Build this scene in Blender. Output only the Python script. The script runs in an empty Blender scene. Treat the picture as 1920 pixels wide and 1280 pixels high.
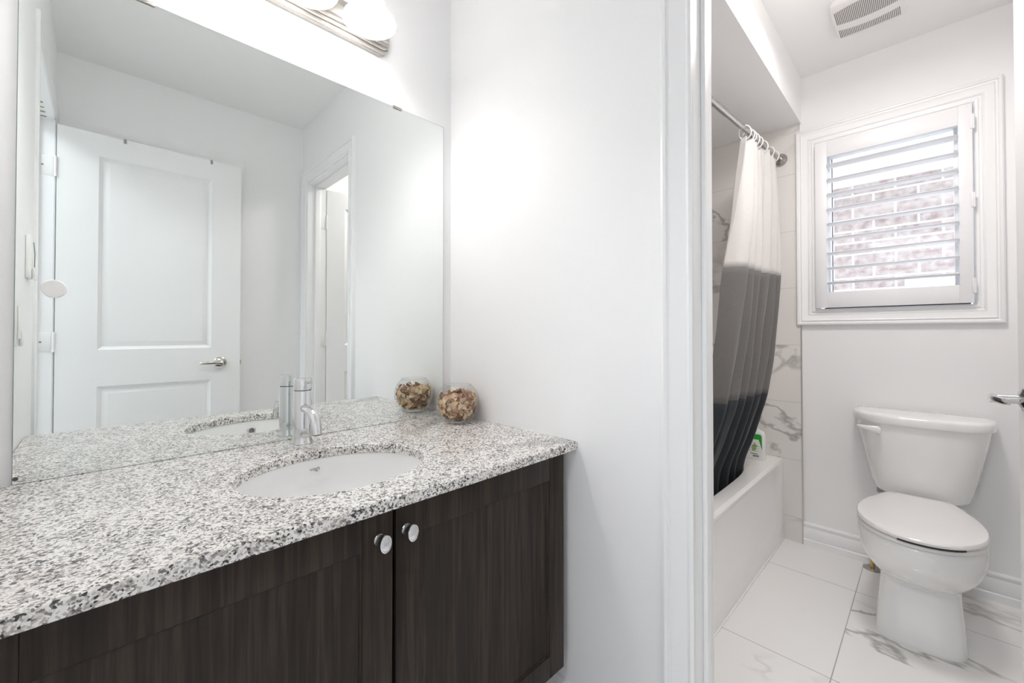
import bpy, bmesh, math, random
from mathutils import Vector, Matrix
from mathutils.noise import noise as pnoise
R_ = math.radians
sc = bpy.context.scene
C = sc.collection

# ------------------------------------------------------------------ camera
cd = bpy.data.cameras.new('camera'); cam = bpy.data.objects.new('camera', cd); C.objects.link(cam)
cam.location = (0, 0, 1.10)
cam.rotation_euler = (math.pi/2 + 0.011455, 0, 0.78839 - math.pi/2)
cd.sensor_width = 36.0
cd.lens = 778.664/1920*36
cd.shift_y = -(640-615.81)/1920
cd.clip_start = 0.02
sc.camera = cam

# ------------------------------------------------------------------ world, exposure, large lights
sc.view_settings.view_transform = 'Standard'
sc.view_settings.look = 'None'
sc.view_settings.gamma = 1.0
sc.view_settings.use_curve_mapping = False
sc.view_settings.exposure = -0.14
sc.cycles.max_bounces = 16; sc.cycles.diffuse_bounces = 10; sc.cycles.glossy_bounces = 8; sc.cycles.transparent_max_bounces = 16
w = bpy.data.worlds.new('World'); sc.world = w; w.use_nodes = True
bg = w.node_tree.nodes['Background']
bg.inputs['Color'].default_value = (0.84, 0.91, 1.0, 1); bg.inputs['Strength'].default_value = 4.4

def lamp(name, kind, loc, power, color, size=.1, rot=(0, 0, 0), sizey=None):
    l = bpy.data.lights.new(name, kind); l.energy = power; l.color = color
    if kind == 'AREA':
        l.shape = 'RECTANGLE' if sizey else 'DISK'; l.size = size
        if sizey: l.size_y = sizey
    else: l.shadow_soft_size = size
    o = bpy.data.objects.new(name, l); C.objects.link(o); o.location = loc; o.rotation_euler = rot
    return o
BULB = (1.0, .985, .975)
SHADES = [.212, .386, .56]; SHY, SHZ = 1.16, 2.02
for x in SHADES:
    lamp('vanity_bulb', 'POINT', (x, SHY, 2.072), 3.3, BULB, .022)
lamp('toilet_room_lamp', 'POINT', (1.70, .14, 2.30), 1.2, (1.0, .86, .77), .10)
lamp('toilet_room_lamp', 'AREA', (1.70, .14, 2.36), 11.5, (1.0, .96, .94), .30)
lamp('hall_fill', 'AREA', (-.85, .2, 2.42), 16.0, (.92, .96, 1.0), .5)  # added fill light from the unseen hall, stands for no known fixture

# ------------------------------------------------------------------ dimensions
YM = 1.287; YWALL = 1.292; XP = .953; XP2 = 1.068; XL = -.154; XL2 = -.27; XW = 2.628; YB = -.36
ZC = .798; ZS = .7746; ZCEIL = 2.449; YF = .6984

# ------------------------------------------------------------------ material helpers
def new_mat(name):
    m = bpy.data.materials.new(name); m.use_nodes = True
    nt = m.node_tree; b = nt.nodes['Principled BSDF']
    return m, nt, b
def N(nt, typ, **kw):
    n = nt.nodes.new(typ)
    for k, v in kw.items():
        if k in n.inputs: n.inputs[k].default_value = v
        else: setattr(n, k, v)
    return n
def mth(nt, op, a, b=None, c=None, clamp=False):
    n = nt.nodes.new('ShaderNodeMath'); n.operation = op; n.use_clamp = clamp
    for i, v in enumerate((a, b, c)):
        if v is None: continue
        if isinstance(v, (int, float)): n.inputs[i].default_value = v
        else: nt.links.new(v, n.inputs[i])
    return n.outputs[0]
def mixc(nt, f, a, b, blend='MIX'):
    n = nt.nodes.new('ShaderNodeMix'); n.data_type = 'RGBA'; n.blend_type = blend
    for i, v in ((0, f), (6, a), (7, b)):
        if isinstance(v, (int, float)): n.inputs[i].default_value = v
        elif isinstance(v, tuple): n.inputs[i].default_value = (*v, 1)
        else: nt.links.new(v, n.inputs[i])
    return n.outputs[2]
def ramp(nt, f, stops, const=False):
    n = nt.nodes.new('ShaderNodeValToRGB'); cr = n.color_ramp
    if const: cr.interpolation = 'CONSTANT'
    while len(cr.elements) < len(stops): cr.elements.new(.5)
    for e, (p, col) in zip(cr.elements, stops): e.position = p; e.color = (*col, 1)
    nt.links.new(f, n.inputs[0]); return n.outputs[0]
def maprange(nt, f, a, b, c, d):
    n = nt.nodes.new('ShaderNodeMapRange'); n.clamp = True
    nt.links.new(f, n.inputs[0])
    for i, v in enumerate((a, b, c, d)): n.inputs[i+1].default_value = v
    return n.outputs[0]
def objco(nt, scale=(1, 1, 1), rot=(0, 0, 0)):
    tc = nt.nodes.new('ShaderNodeTexCoord'); mp = nt.nodes.new('ShaderNodeMapping')
    mp.inputs['Scale'].default_value = scale; mp.inputs['Rotation'].default_value = rot
    nt.links.new(tc.outputs['Object'], mp.inputs[0]); return mp.outputs[0]
def noise(nt, v, scale, detail=2, rough=.5, dist=0):
    n = N(nt, 'ShaderNodeTexNoise', Scale=scale, Detail=detail, Roughness=rough, Distortion=dist)
    nt.links.new(v, n.inputs['Vector']); return n
def bump(nt, b, h, strength, dist=.01):
    n = N(nt, 'ShaderNodeBump', Strength=strength, Distance=dist)
    nt.links.new(h, n.inputs['Height']); nt.links.new(n.outputs[0], b.inputs['Normal'])

def plain(name, col, rough=.5, metal=0, nscale=40, var=.03, bstr=.02, coat=0, ior=1.5, emit=None, estr=0, spec=.5):
    m, nt, b = new_mat(name)
    co = objco(nt); n = noise(nt, co, nscale, 3)
    dk = tuple(c*(1-var) for c in col)
    nt.links.new(mixc(nt, n.outputs[0], dk, tuple(col)), b.inputs['Base Color'])
    b.inputs['Roughness'].default_value = rough; b.inputs['Metallic'].default_value = metal
    b.inputs['IOR'].default_value = ior; b.inputs['Coat Weight'].default_value = coat
    b.inputs['Specular IOR Level'].default_value = spec
    if emit: b.inputs['Emission Color'].default_value = (*emit, 1); b.inputs['Emission Strength'].default_value = estr
    if bstr: bump(nt, b, n.outputs[0], bstr, .002)
    return m

M = {}
M['wall'] = plain('wall_paint', (.90, .90, .905), .55, nscale=160, var=.015, bstr=.06, spec=.35)
M['ceil'] = plain('ceiling_paint', (.89, .89, .885), .8, nscale=160, var=.015, bstr=.05, spec=.2)
M['trim'] = plain('trim_paint', (.89, .895, .90), .28, nscale=60, var=.01, bstr=.01)
M['door'] = plain('door_paint', (.88, .885, .885), .35, nscale=80, var=.012, bstr=.02)
M['porcelain'] = plain('porcelain', (.90, .90, .895), .08, nscale=8, var=.01, bstr=0, coat=.3)
M['acrylic'] = plain('tub_acrylic', (.90, .885, .87), .12, nscale=8, var=.01, bstr=0)
M['seat'] = plain('seat_plastic', (.86, .845, .835), .14, nscale=10, var=.01, bstr=0)
M['plastic'] = plain('white_plastic', (.87, .87, .86), .35, nscale=20, var=.01, bstr=0)
M['shutter'] = plain('shutter_paint', (.86, .86, .87), .32, nscale=40, var=.01, bstr=0)
M['vinyl'] = plain('vinyl_sash', (.85, .87, .90), .35, nscale=40, var=.01, bstr=0)
M['gasket'] = plain('rubber_gasket', (.03, .045, .08), .6, nscale=40, var=.1, bstr=0)
M['chrome'] = plain('chrome', (.74, .74, .75), .05, 1, nscale=5, var=.02, bstr=0)
M['nickel'] = plain('brushed_nickel', (.62, .59, .55), .30, 1, nscale=90, var=.12, bstr=.02)
M['satin'] = plain('satin_nickel', (.66, .63, .58), .22, 1, nscale=60, var=.08, bstr=.01)
M['steel'] = plain('rod_steel', (.50, .47, .46), .24, 1, nscale=50, var=.1, bstr=0)
M['brass'] = plain('brass', (.62, .48, .18), .3, 1, nscale=40, var=.1, bstr=0)
M['dark'] = plain('shadow_gap', (.02, .02, .02), .8, nscale=40, var=.1, bstr=0)
M['vent'] = plain('vent_plastic', (.84, .83, .82), .4, nscale=20, var=.01, bstr=0)
M['slot'] = plain('vent_slot', (.20, .17, .16), .8, nscale=60, var=.1, bstr=0)
M['green'] = plain('label_green', (.02, .38, .03), .35, nscale=30, var=.08, bstr=0)
M['ink'] = plain('label_ink', (.10, .10, .08), .5, nscale=30, var=.1, bstr=0)
M['palegreen'] = plain('label_leaf', (.45, .60, .28), .5, nscale=60, var=.3, bstr=0)
M['hookgrey'] = plain('hook_metal', (.33, .34, .33), .4, .6, nscale=30, var=.05, bstr=0)
M['logo'] = plain('sink_print', (.35, .37, .36), .4, nscale=30, var=.05, bstr=0)
M['streak'] = plain('bare_wood', (.42, .33, .20), .6, nscale=120, var=.4, bstr=.02)
M['chip1'] = plain('wood_chip_pale', (.86, .62, .36), .6, nscale=130, var=.35, bstr=.1)
M['chip2'] = plain('wood_chip_brown', (.42, .23, .14), .65, nscale=130, var=.4, bstr=.1)
M['chip3'] = plain('wood_petal_cream', (.92, .74, .54), .6, nscale=130, var=.3, bstr=.1)
M['chip4'] = plain('wood_petal_rose', (.66, .42, .33), .65, nscale=130, var=.35, bstr=.1)
M['fascia'] = plain('eave_paint', (.82, .82, .82), .5, nscale=20, var=.03, bstr=0)

m, nt, b = new_mat('mirror_silver')
n = noise(nt, objco(nt), 3, 1)
nt.links.new(mixc(nt, n.outputs[0], (.885, .915, .90), (.90, .93, .915)), b.inputs['Base Color'])
b.inputs['Metallic'].default_value = 1; b.inputs['Roughness'].default_value = 0.0
M['mirror'] = m
M['mirror_edge'] = plain('mirror_edge_glass', (.30, .36, .34), .15, nscale=30, var=.1, bstr=0)

def thin_glass(name, tint, refl=1.0):
    m, nt, b = new_mat(name)
    nt.nodes.remove(b)
    tr = nt.nodes.new('ShaderNodeBsdfTransparent'); tr.inputs[0].default_value = (*tint, 1)
    gl = nt.nodes.new('ShaderNodeBsdfGlossy'); gl.inputs['Roughness'].default_value = .015
    fr = nt.nodes.new('ShaderNodeLayerWeight'); fr.inputs['Blend'].default_value = .5
    nz = noise(nt, objco(nt), 6, 1)
    f = mth(nt, 'MULTIPLY', mth(nt, 'MULTIPLY_ADD', mth(nt, 'POWER', fr.outputs['Facing'], 4.0), .75, .04), mth(nt, 'MULTIPLY_ADD', nz.outputs[0], .1, refl-.05))
    mx = nt.nodes.new('ShaderNodeMixShader')
    nt.links.new(f, mx.inputs[0]); nt.links.new(tr.outputs[0], mx.inputs[1]); nt.links.new(gl.outputs[0], mx.inputs[2])
    nt.links.new(mx.outputs[0], nt.nodes['Material Output'].inputs[0])
    return m
M['pane'] = thin_glass('window_glass', (.96, .98, .98))
M['bowlglass'] = thin_glass('bowl_glass', (.95, .955, .95), 1.1)

# frosted lamp glass: gives off light
m, nt, b = new_mat('lamp_glass')
n = noise(nt, objco(nt), 12, 2)
nt.links.new(mixc(nt, n.outputs[0], (.9, .89, .87), (.93, .92, .9)), b.inputs['Base Color'])
b.inputs['Roughness'].default_value = .25
b.inputs['Emission Color'].default_value = (1, .98, .965, 1); b.inputs['Emission Strength'].default_value = 6.0
M['lampglass'] = m

# granite
m, nt, b = new_mat('granite')
co = objco(nt)
wn = noise(nt, co, 90, 3)
add = nt.nodes.new('ShaderNodeVectorMath'); add.operation = 'MULTIPLY_ADD'
nt.links.new(wn.outputs['Color'], add.inputs[0]); add.inputs[1].default_value = (.007, .007, .007); nt.links.new(co, add.inputs[2])
def vor(scale):
    v = N(nt, 'ShaderNodeTexVoronoi', Scale=scale); nt.links.new(add.outputs[0], v.inputs['Vector'])
    s = nt.nodes.new('ShaderNodeSeparateColor'); nt.links.new(v.outputs['Color'], s.inputs[0]); return s.outputs[0], s.outputs[1]
v1, v1b = vor(330); v2, v2b = vor(190)
big = noise(nt, co, 26, 2)
v1m = mth(nt, 'MULTIPLY_ADD', mth(nt, 'SUBTRACT', big.outputs[0], .5), .55, v1)
c1 = ramp(nt, v1m, [(0, (.06, .06, .065)), (.06, (.25, .24, .235)), (.18, (.52, .50, .485)), (.36, (.73, .705, .685)), (.50, (.90, .885, .87))], True)
c2 = ramp(nt, v2, [(0, (.26, .25, .25)), (.045, (.56, .54, .525)), (.14, (.84, .81, .785)), (.26, (.97, .96, .95))], True)
nt.links.new(mixc(nt, 1.0, c1, c2, 'MULTIPLY'), b.inputs['Base Color'])
b.inputs['Roughness'].default_value = .16
M['granite'] = m

# dark wood with vertical grain
def wood(name):
    m, nt, b = new_mat(name)
    co = objco(nt, (1, 1, .035)); n1 = noise(nt, co, 120, 4, .6, .4)
    co2 = objco(nt, (1, 1, .05)); n2 = noise(nt, co2, 26, 3, .55, .6)
    f = mth(nt, 'MULTIPLY_ADD', n1.outputs[0], .65, mth(nt, 'MULTIPLY', n2.outputs[0], .45))
    nt.links.new(ramp(nt, f, [(.36, (.010, .0066, .0048)), (.52, (.023, .0155, .0112)), (.64, (.044, .031, .0225))]), b.inputs['Base Color'])
    b.inputs['Roughness'].default_value = .42; b.inputs['Specular IOR Level'].default_value = .25
    bump(nt, b, n1.outputs[0], .06, .002)
    return m
M['wood'] = wood('espresso_wood')

# marble tile: veins broken at the joints, grout lines
def marble(name, ax, lines, rough, base=(.88, .875, .865), grout=(.42, .40, .37), gw=.0030, seed=0, vein=1.0):
    m, nt, b = new_mat(name)
    tc = nt.nodes.new('ShaderNodeTexCoord')
    sep = nt.nodes.new('ShaderNodeSeparateXYZ'); nt.links.new(tc.outputs['Object'], sep.inputs[0])
    idx = []; gmask = None
    for a, (o, p) in zip(ax, lines):
        t = mth(nt, 'DIVIDE', mth(nt, 'SUBTRACT', sep.outputs[a], o), p)
        idx.append(mth(nt, 'FLOOR', t))
        fr = mth(nt, 'FRACT', t)
        d = mth(nt, 'MULTIPLY', mth(nt, 'MINIMUM', fr, mth(nt, 'SUBTRACT', 1.0, fr)), p)
        g = mth(nt, 'LESS_THAN', d, gw/2)
        gmask = g if gmask is None else mth(nt, 'MAXIMUM', gmask, g)
    comb = nt.nodes.new('ShaderNodeCombineXYZ')
    k1 = mth(nt, 'MULTIPLY_ADD', idx[0], 3.71, mth(nt, 'MULTIPLY', idx[1], 7.13))
    nt.links.new(mth(nt, 'MULTIPLY_ADD', k1, 1.0, sep.outputs[0]), comb.inputs[0])
    nt.links.new(mth(nt, 'MULTIPLY_ADD', k1, -.63, sep.outputs[1]), comb.inputs[1])
    nt.links.new(mth(nt, 'ADD', sep.outputs[2], seed*5.3), comb.inputs[2])
    v = comb.outputs[0]
    def veins(scale, width, lo, hi, off):
        mp = nt.nodes.new('ShaderNodeMapping'); mp.inputs['Location'].default_value = (off, off*.7, off*.3)
        mp.inputs['Scale'].default_value = (1.0, .62, .8); mp.inputs['Rotation'].default_value = (.4, .3, .6)
        nt.links.new(v, mp.inputs[0])
        n = noise(nt, mp.outputs[0], scale, 6, .52, .45)
        line = maprange(nt, mth(nt, 'ABSOLUTE', mth(nt, 'SUBTRACT', n.outputs[0], .5)), 0, width, 1, 0)
        mask = maprange(nt, noise(nt, mp.outputs[0], scale*1.2, 2).outputs[0], lo, hi, 0, 1)
        return mth(nt, 'MULTIPLY', line, mask)
    va = veins(1.7, .013, .47, .60, 3.1+seed); vb = veins(2.6, .035, .54, .68, 9.7+seed)
    soft = noise(nt, v, 2.2, 3)
    c = mixc(nt, soft.outputs[0], tuple(x*.965 for x in base), base)
    c = mixc(nt, mth(nt, 'MULTIPLY', vb, .38*vein, clamp=True), c, (.50, .48, .45))
    c = mixc(nt, mth(nt, 'MULTIPLY', va, .80*vein, clamp=True), c, (.30, .29, .27))
    c = mixc(nt, gmask, c, grout)
    nt.links.new(c, b.inputs['Base Color'])
    nt.links.new(mth(nt, 'MULTIPLY_ADD', gmask, .5, rough), b.inputs['Roughness'])
    return m
M['floortile'] = marble('marble_floor_tile', (0, 1), ((1.6625, .634), (.231, .61)), .10)
M['walltile'] = marble('marble_wall_tile', (2, 1), ((.1275, .3035), (.93, .61)), .12, base=(.80, .775, .75), gw=.002, grout=(.52, .50, .47), seed=2)
M['walltile2'] = marble('marble_wall_tile_back', (2, 0), ((.1275, .3035), (.30, .61)), .12, base=(.80, .775, .75), gw=.002, grout=(.52, .50, .47), seed=3)

# cloth
def cloth(name, col, var):
    m, nt, b = new_mat(name)
    co = objco(nt); wv = N(nt, 'ShaderNodeTexWave', Scale=90.0, Distortion=.5); wv.bands_direction = 'DIAGONAL'
    nt.links.new(co, wv.inputs['Vector'])
    n = noise(nt, co, 220, 2)
    f = mth(nt, 'MULTIPLY', wv.outputs['Fac'], n.outputs[0])
    nt.links.new(mixc(nt, f, tuple(c*(1-var) for c in col), col), b.inputs['Base Color'])
    b.inputs['Roughness'].default_value = .85; b.inputs['Sheen Weight'].default_value = .15
    bump(nt, b, f, .25, .003)
    return m
M['cl_white'] = cloth('white_waffle_cloth', (.65, .63, .61), .06)
M['cl_grey'] = cloth('grey_waffle_cloth', (.21, .20, .192), .45)
M['cl_black'] = cloth('black_waffle_cloth', (.020, .026, .031), .4)

# brick
m, nt, b = new_mat('brick_wall')
tc = nt.nodes.new('ShaderNodeTexCoord'); sep = nt.nodes.new('ShaderNodeSeparateXYZ'); nt.links.new(tc.outputs['Object'], sep.inputs[0])
cb = nt.nodes.new('ShaderNodeCombineXYZ'); nt.links.new(sep.outputs[1], cb.inputs[0]); nt.links.new(sep.outputs[2], cb.inputs[1])
bk = N(nt, 'ShaderNodeTexBrick', Scale=1.0); bk.inputs['Brick Width'].default_value = .235; bk.inputs['Row Height'].default_value = .088
bk.inputs['Mortar Size'].default_value = .008; bk.inputs['Mortar Smooth'].default_value = .3
bk.inputs['Color1'].default_value = (.29, .205, .19, 1); bk.inputs['Color2'].default_value = (.43, .34, .315, 1); bk.inputs['Mortar'].default_value = (.66, .65, .65, 1)
nt.links.new(cb.outputs[0], bk.inputs['Vector'])
nz = noise(nt, cb.outputs[0], 22, 4)
nt.links.new(mixc(nt, maprange(nt, nz.outputs[0],   .32, .70, 0, .75), bk.outputs['Color'], (.62, .56, .54)), b.inputs['Base Color'])
b.inputs['Roughness'].default_value = .9
bump(nt, b, nz.outputs[0], .3, .01)
M['brick'] = m

# ------------------------------------------------------------------ mesh helpers
class MB:
    def __init__(s): s.bm = bmesh.new()
    def _merge(s, b2):
        me = bpy.data.meshes.new('tmp'); b2.to_mesh(me); b2.free(); s.bm.from_mesh(me); bpy.data.meshes.remove(me)
    def box(s, x0, x1, y0, y1, z0, z1, bev=0, seg=2, mat=0, xf=None):
        b2 = bmesh.new(); bmesh.ops.create_cube(b2, size=1)
        for v in b2.verts: v.co = Vector(((x0+x1)/2+v.co.x*(x1-x0), (y0+y1)/2+v.co.y*(y1-y0), (z0+z1)/2+v.co.z*(z1-z0)))
        if bev: bmesh.ops.bevel(b2, geom=list(b2.edges), offset=bev, segments=seg, affect='EDGES', profile=.5)
        if xf is not None: bmesh.ops.transform(b2, matrix=xf, verts=list(b2.verts))
        for f in b2.faces: f.material_index = mat
        s._merge(b2); return s
    def loft(s, rings, cap0=True, cap1=True, closed=True, mat=0):
        vs = [[s.bm.verts.new(p) for p in r] for r in rings]
        n = len(rings[0])
        for a, b in zip(vs, vs[1:]):
            for i in range(n if closed else n-1):
                j = (i+1) % n
                try: s.bm.faces.new((a[i], a[j], b[j], b[i])).material_index = mat
                except ValueError: pass
        if cap0: s.bm.faces.new(list(reversed(vs[0]))).material_index = mat
        if cap1: s.bm.faces.new(vs[-1]).material_index = mat
        return s
    def lathe(s, prof, c=(0, 0, 0), axis='Z', seg=40, cap0=True, cap1=True, xf=None, mat=0):
        rings = []
        for r, h in prof:
            ring = []
            for i in range(seg):
                t = 2*math.pi*i/seg; u, v = r*math.cos(t), r*math.sin(t)
                p = {'Z': (u, v, h), 'Y': (v, h, u), 'X': (h, u, v)}[axis]
                p = Vector(p)
                if xf is not None: p = xf @ p
                ring.append(p + Vector(c))
            rings.append(ring)
        return s.loft(rings, cap0, cap1, mat=mat)
    def tube(s, pts, r, seg=12, caps=True, closed=False, mat=0):
        pts = [Vector(p) for p in pts]; n = len(pts); rings = []
        rs = r if isinstance(r, (list, tuple)) else [r]*n
        ref = None
        for i, p in enumerate(pts):
            if closed: t = pts[(i+1) % n]-pts[i-1]
            else: t = pts[min(i+1, n-1)]-pts[max(i-1, 0)]
            t.normalize()
            if ref is None: ref = Vector((0, 0, 1)) if abs(t.z) < .9 else Vector((1, 0, 0))
            u = t.cross(ref).normalized(); v = u.cross(t).normalized(); ref = v
            rings.append([p + (u*math.cos(2*math.pi*k/seg) + v*math.sin(2*math.pi*k/seg))*rs[i] for k in range(seg)])
        if closed: rings.append(rings[0]); return s.loft(rings, False, False, mat=mat)
        return s.loft(rings, caps, caps, mat=mat)
    def frame(s, plane, u0, u1, v0, v1, prof, base, sign=1, closed=True, to_floor=False, mat=0):
        """mitred moulding round a rectangle; prof is (outward, height). plane 'X': u=Y,v=Z ; 'Y': u=X,v=Z."""
        rows = []
        for wd, h in prof:
            q = [(u0-wd, (v0 if to_floor else v0-wd)), (u0-wd, v1+wd), (u1+wd, v1+wd), (u1+wd, (v0 if to_floor else v0-wd))]
            row = []
            for (u, v) in q:
                row.append((base+sign*h, u, v) if plane == 'X' else (u, base+sign*h, v))
            rows.append([s.bm.verts.new(p) for p in row])
        n = 4 if closed else 3
        for a, b in zip(rows, rows[1:]):
            for i in range(n):
                j = (i+1) % 4
                s.bm.faces.new((a[i], a[j], b[j], b[i])).material_index = mat
        return s
    def build(s, name, mat, parent=None, angle=35, recalc=True, merge=False):
        if merge: bmesh.ops.remove_doubles(s.bm, verts=list(s.bm.verts), dist=1e-6)
        if recalc: bmesh.ops.recalc_face_normals(s.bm, faces=list(s.bm.faces))
        me = bpy.data.meshes.new(name); s.bm.to_mesh(me); s.bm.free()
        for f in me.polygons: f.use_smooth = True
        me.set_sharp_from_angle(angle=R_(angle))
        for mm in (mat if isinstance(mat, (list, tuple)) else [mat]): me.materials.append(mm)
        o = bpy.data.objects.new(name, me); C.objects.link(o)
        if parent is not None:
            o.parent = parent
            me.transform(Matrix.Translation(-wloc(parent)))
        return o
def wloc(o):
    p = Vector((0, 0, 0))
    while o is not None: p += o.location; o = o.parent
    return p
def thing(name, label, cat, loc=(0, 0, 0), group=None, kind=None):
    o = bpy.data.objects.new(name, None); C.objects.link(o); o.location = loc; o.empty_display_size = .05
    return tag(o, label, cat, group, kind)
def tag(o, label=None, cat=None, group=None, kind=None):
    if label: o['label'] = label
    if cat: o['category'] = cat
    if group: o['group'] = group
    if kind: o['kind'] = kind
    return o
def rebase(o):
    """put the origin of a one-mesh thing at the middle of its base"""
    me = o.data; xs = [v.co for v in me.vertices]
    lo = Vector((min(v.x for v in xs), min(v.y for v in xs), min(v.z for v in xs))); hi = Vector((max(v.x for v in xs), max(v.y for v in xs), max(v.z for v in xs)))
    p = Vector(((lo.x+hi.x)/2, (lo.y+hi.y)/2, lo.z)); me.transform(Matrix.Translation(-p)); o.location = p
    return o
def struct(o, label=None, cat=None): return tag(o, label, cat, None, 'structure')
def superell(cx, cy, a, b, n, seg=48, z=0):
    out = []
    for i in range(seg):
        t = 2*math.pi*i/seg; c, s_ = math.cos(t), math.sin(t)
        out.append((cx+a*math.copysign(abs(c)**(2/n), c), cy+b*math.copysign(abs(s_)**(2/n), s_), z))
    return out

# ------------------------------------------------------------------ room shell
struct(MB().box(-1.5, 2.9, -1.4, 1.5, -.05, 0).build('floor', M['floortile']), 'white marble look floor tiles with thin grey grout', 'floor')
struct(MB().box(-1.5, 2.9, -1.4, 1.5, ZCEIL, ZCEIL+.05).build('ceiling', M['ceil']), 'plain off white ceiling over both rooms', 'ceiling')
struct(MB().box(-.27, 2.9, YWALL, YWALL+.12, 0, ZCEIL).build('wall_vanity', M['wall']), 'white wall behind the mirror and the vanity', 'wall')
struct(MB().box(-.27, 2.9, YB-.12, YB, 0, ZCEIL).build('wall_back', M['wall']), 'white wall behind the open panelled door', 'wall')
# partition with the toilet-room doorway (rough opening)
PJ0, PJ1, PH = -.262, .376, 2.066      # clear opening
s = MB(); JT = .018
s.box(XP, XP2, PJ1+JT, YWALL, 0, ZCEIL); s.box(XP, XP2, YB, PJ0-JT, 0, ZCEIL); s.box(XP, XP2, PJ0-JT, PJ1+JT, PH+JT, ZCEIL)
struct(s.build('wall_partition', M['wall']), 'white wall between the vanity and the toilet room', 'wall')
# left wall with the entry doorway
LJ0, LJ1, LH = -.276, .452, 2.085
s = MB()
s.box(XL2, XL, LJ1+JT, YWALL, 0, ZCEIL); s.box(XL2, XL, YB, LJ0-JT, 0, ZCEIL); s.box(XL2, XL, LJ0-JT, LJ1+JT, LH+JT, ZCEIL)
struct(s.build('wall_left', M['wall']), 'white wall with the entry doorway, seen in the mirror', 'wall')
# window wall
WY0, WY1, WZ0, WZ1 = -.140, .415, 1.222, 2.080
s = MB()
s.box(XW, XW+.16, WY1, YWALL, 0, ZCEIL); s.box(XW, XW+.16, YB, WY0, 0, ZCEIL); s.box(XW, XW+.16, WY0, WY1, 0, WZ0); s.box(XW, XW+.16, WY0, WY1, WZ1, ZCEIL)
struct(s.build('wall_window', M['wall']), 'white wall with the window behind the toilet', 'wall')
struct(MB().box(XP2, XW, .4714, YWALL, 2.2103, ZCEIL).build('wall_soffit', M['wall']), 'dropped white bulkhead above the bathtub', 'bulkhead')
s = MB(); s.box(-1.42, -1.3, -1.4, 1.5, 0, ZCEIL)
struct(s.build('wall_hall', M['wall']), 'hall wall opposite the entry doorway', 'wall')
s = MB(); s.box(-1.3, XL2, -1.4, -1.28, 0, ZCEIL)
struct(s.build('wall_hall_end', M['wall']), 'end wall of the hall', 'wall')
s = MB(); s.box(-1.3, XL2, 1.38, 1.5, 0, ZCEIL)
struct(s.build('wall_hall_far', M['wall']), 'far end wall of the hall', 'wall')
s = MB(); s.box(XL2, XL2+.11, -1.28, YB-.12, 0, ZCEIL)
struct(s.build('wall_hall_side', M['wall']), 'side wall of the hall', 'wall')
# tub surround tiles
struct(MB().box(XW-.009, XW, .4775, YWALL, 0, 2.2103).build('wall_tile_end', M['walltile']), 'marble look wall tiles at the window end of the tub', 'wall tiles')
struct(MB().box(XP2, XW-.009, YWALL-.009, YWALL, 0, 2.2103).build('wall_tile_back', M['walltile2']), 'marble look wall tiles along the back of the tub', 'wall tiles')
struct(MB().box(XP2, XP2+.009, .4775, YWALL-.009, 0, 2.2103).build('wall_tile_near', M['walltile']), 'marble look wall tiles at the near end of the tub', 'wall tiles')
struct(MB().box(XW-.0115, XW, .4735, .4785, .0, 2.155, .001).build('trim_1', M['nickel']), 'thin metal edge strip of the tub tiles', 'trim')

CASE = [(0, 0), (0, .009), (.006, .0125), (.011, .0115), (.013, .009), (.022, .011), (.044, .016), (.048, .0165), (.050, .013), (.053, .0135), (.056, .019), (.062, .021), (.068, .019), (.070, .014), (.070, 0)]
CASEW = [(0, 0), (0, .010), (.006, .014), (.010, .014), (.013, .010), (.020, .010), (.024, .015), (.030, .013), (.050, .019), (.056, .022), (.060, .017), (.064, .018), (.068, .023), (.075, .023), (.080, .017), (.080, 0)]
# casings
struct(MB().frame('X', PJ0-.006, PJ1+.000, 0, PH+.006, CASE, XP, -1, False, True).build('trim_2', M['trim']), 'moulded white casing round the toilet room doorway, vanity side', 'door casing')
struct(MB().frame('X', PJ0-.006, PJ1+.004, 0, PH+.006, CASE, XP2, 1, False, True).build('trim_3', M['trim']), 'moulded white casing round the doorway, toilet room side', 'door casing')
struct(MB().frame('X', LJ0-.006, LJ1+.006, 0, LH+.006, [(a_, b_*.5) for a_, b_ in CASE], XL, 1, False, True).build('trim_4', M['trim']), 'moulded white casing round the entry doorway, seen in the mirror', 'door casing')
struct(MB().frame('X', LJ0-.006, LJ1+.006, 0, LH+.006, CASE, XL2, -1, False, True).build('trim_5', M['trim']), 'moulded white casing round the entry doorway, hall side', 'door casing')
# jambs with stops
def jamb(name, x0, x1, y0, y1, h, sx0, sx1, label):
    s = MB()
    s.box(x0, x1, y1, y1+JT, 0, h+JT); s.box(x0, x1, y0-JT, y0, 0, h+JT); s.box(x0, x1, y0, y1, h, h+JT)
    s.box(sx0, sx1, y1-.011, y1, 0, h, .002); s.box(sx0, sx1, y0, y0+.011, 0, h, .002); s.box(sx0, sx1, y0+.011, y1-.011, h-.011, h, .002)
    return struct(s.build(name, M['trim']), label, 'door jamb')
jamb('trim_6', XP-.001, XP2+.001, PJ0, PJ1, PH, XP+.045, XP+.080, 'white door jamb lining the toilet room doorway')
j = jamb('trim_7', XL2-.001, XL+.001, LJ0, LJ1, LH, XL2+.035, XL2+.070, 'white door jamb lining the entry doorway')
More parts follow.
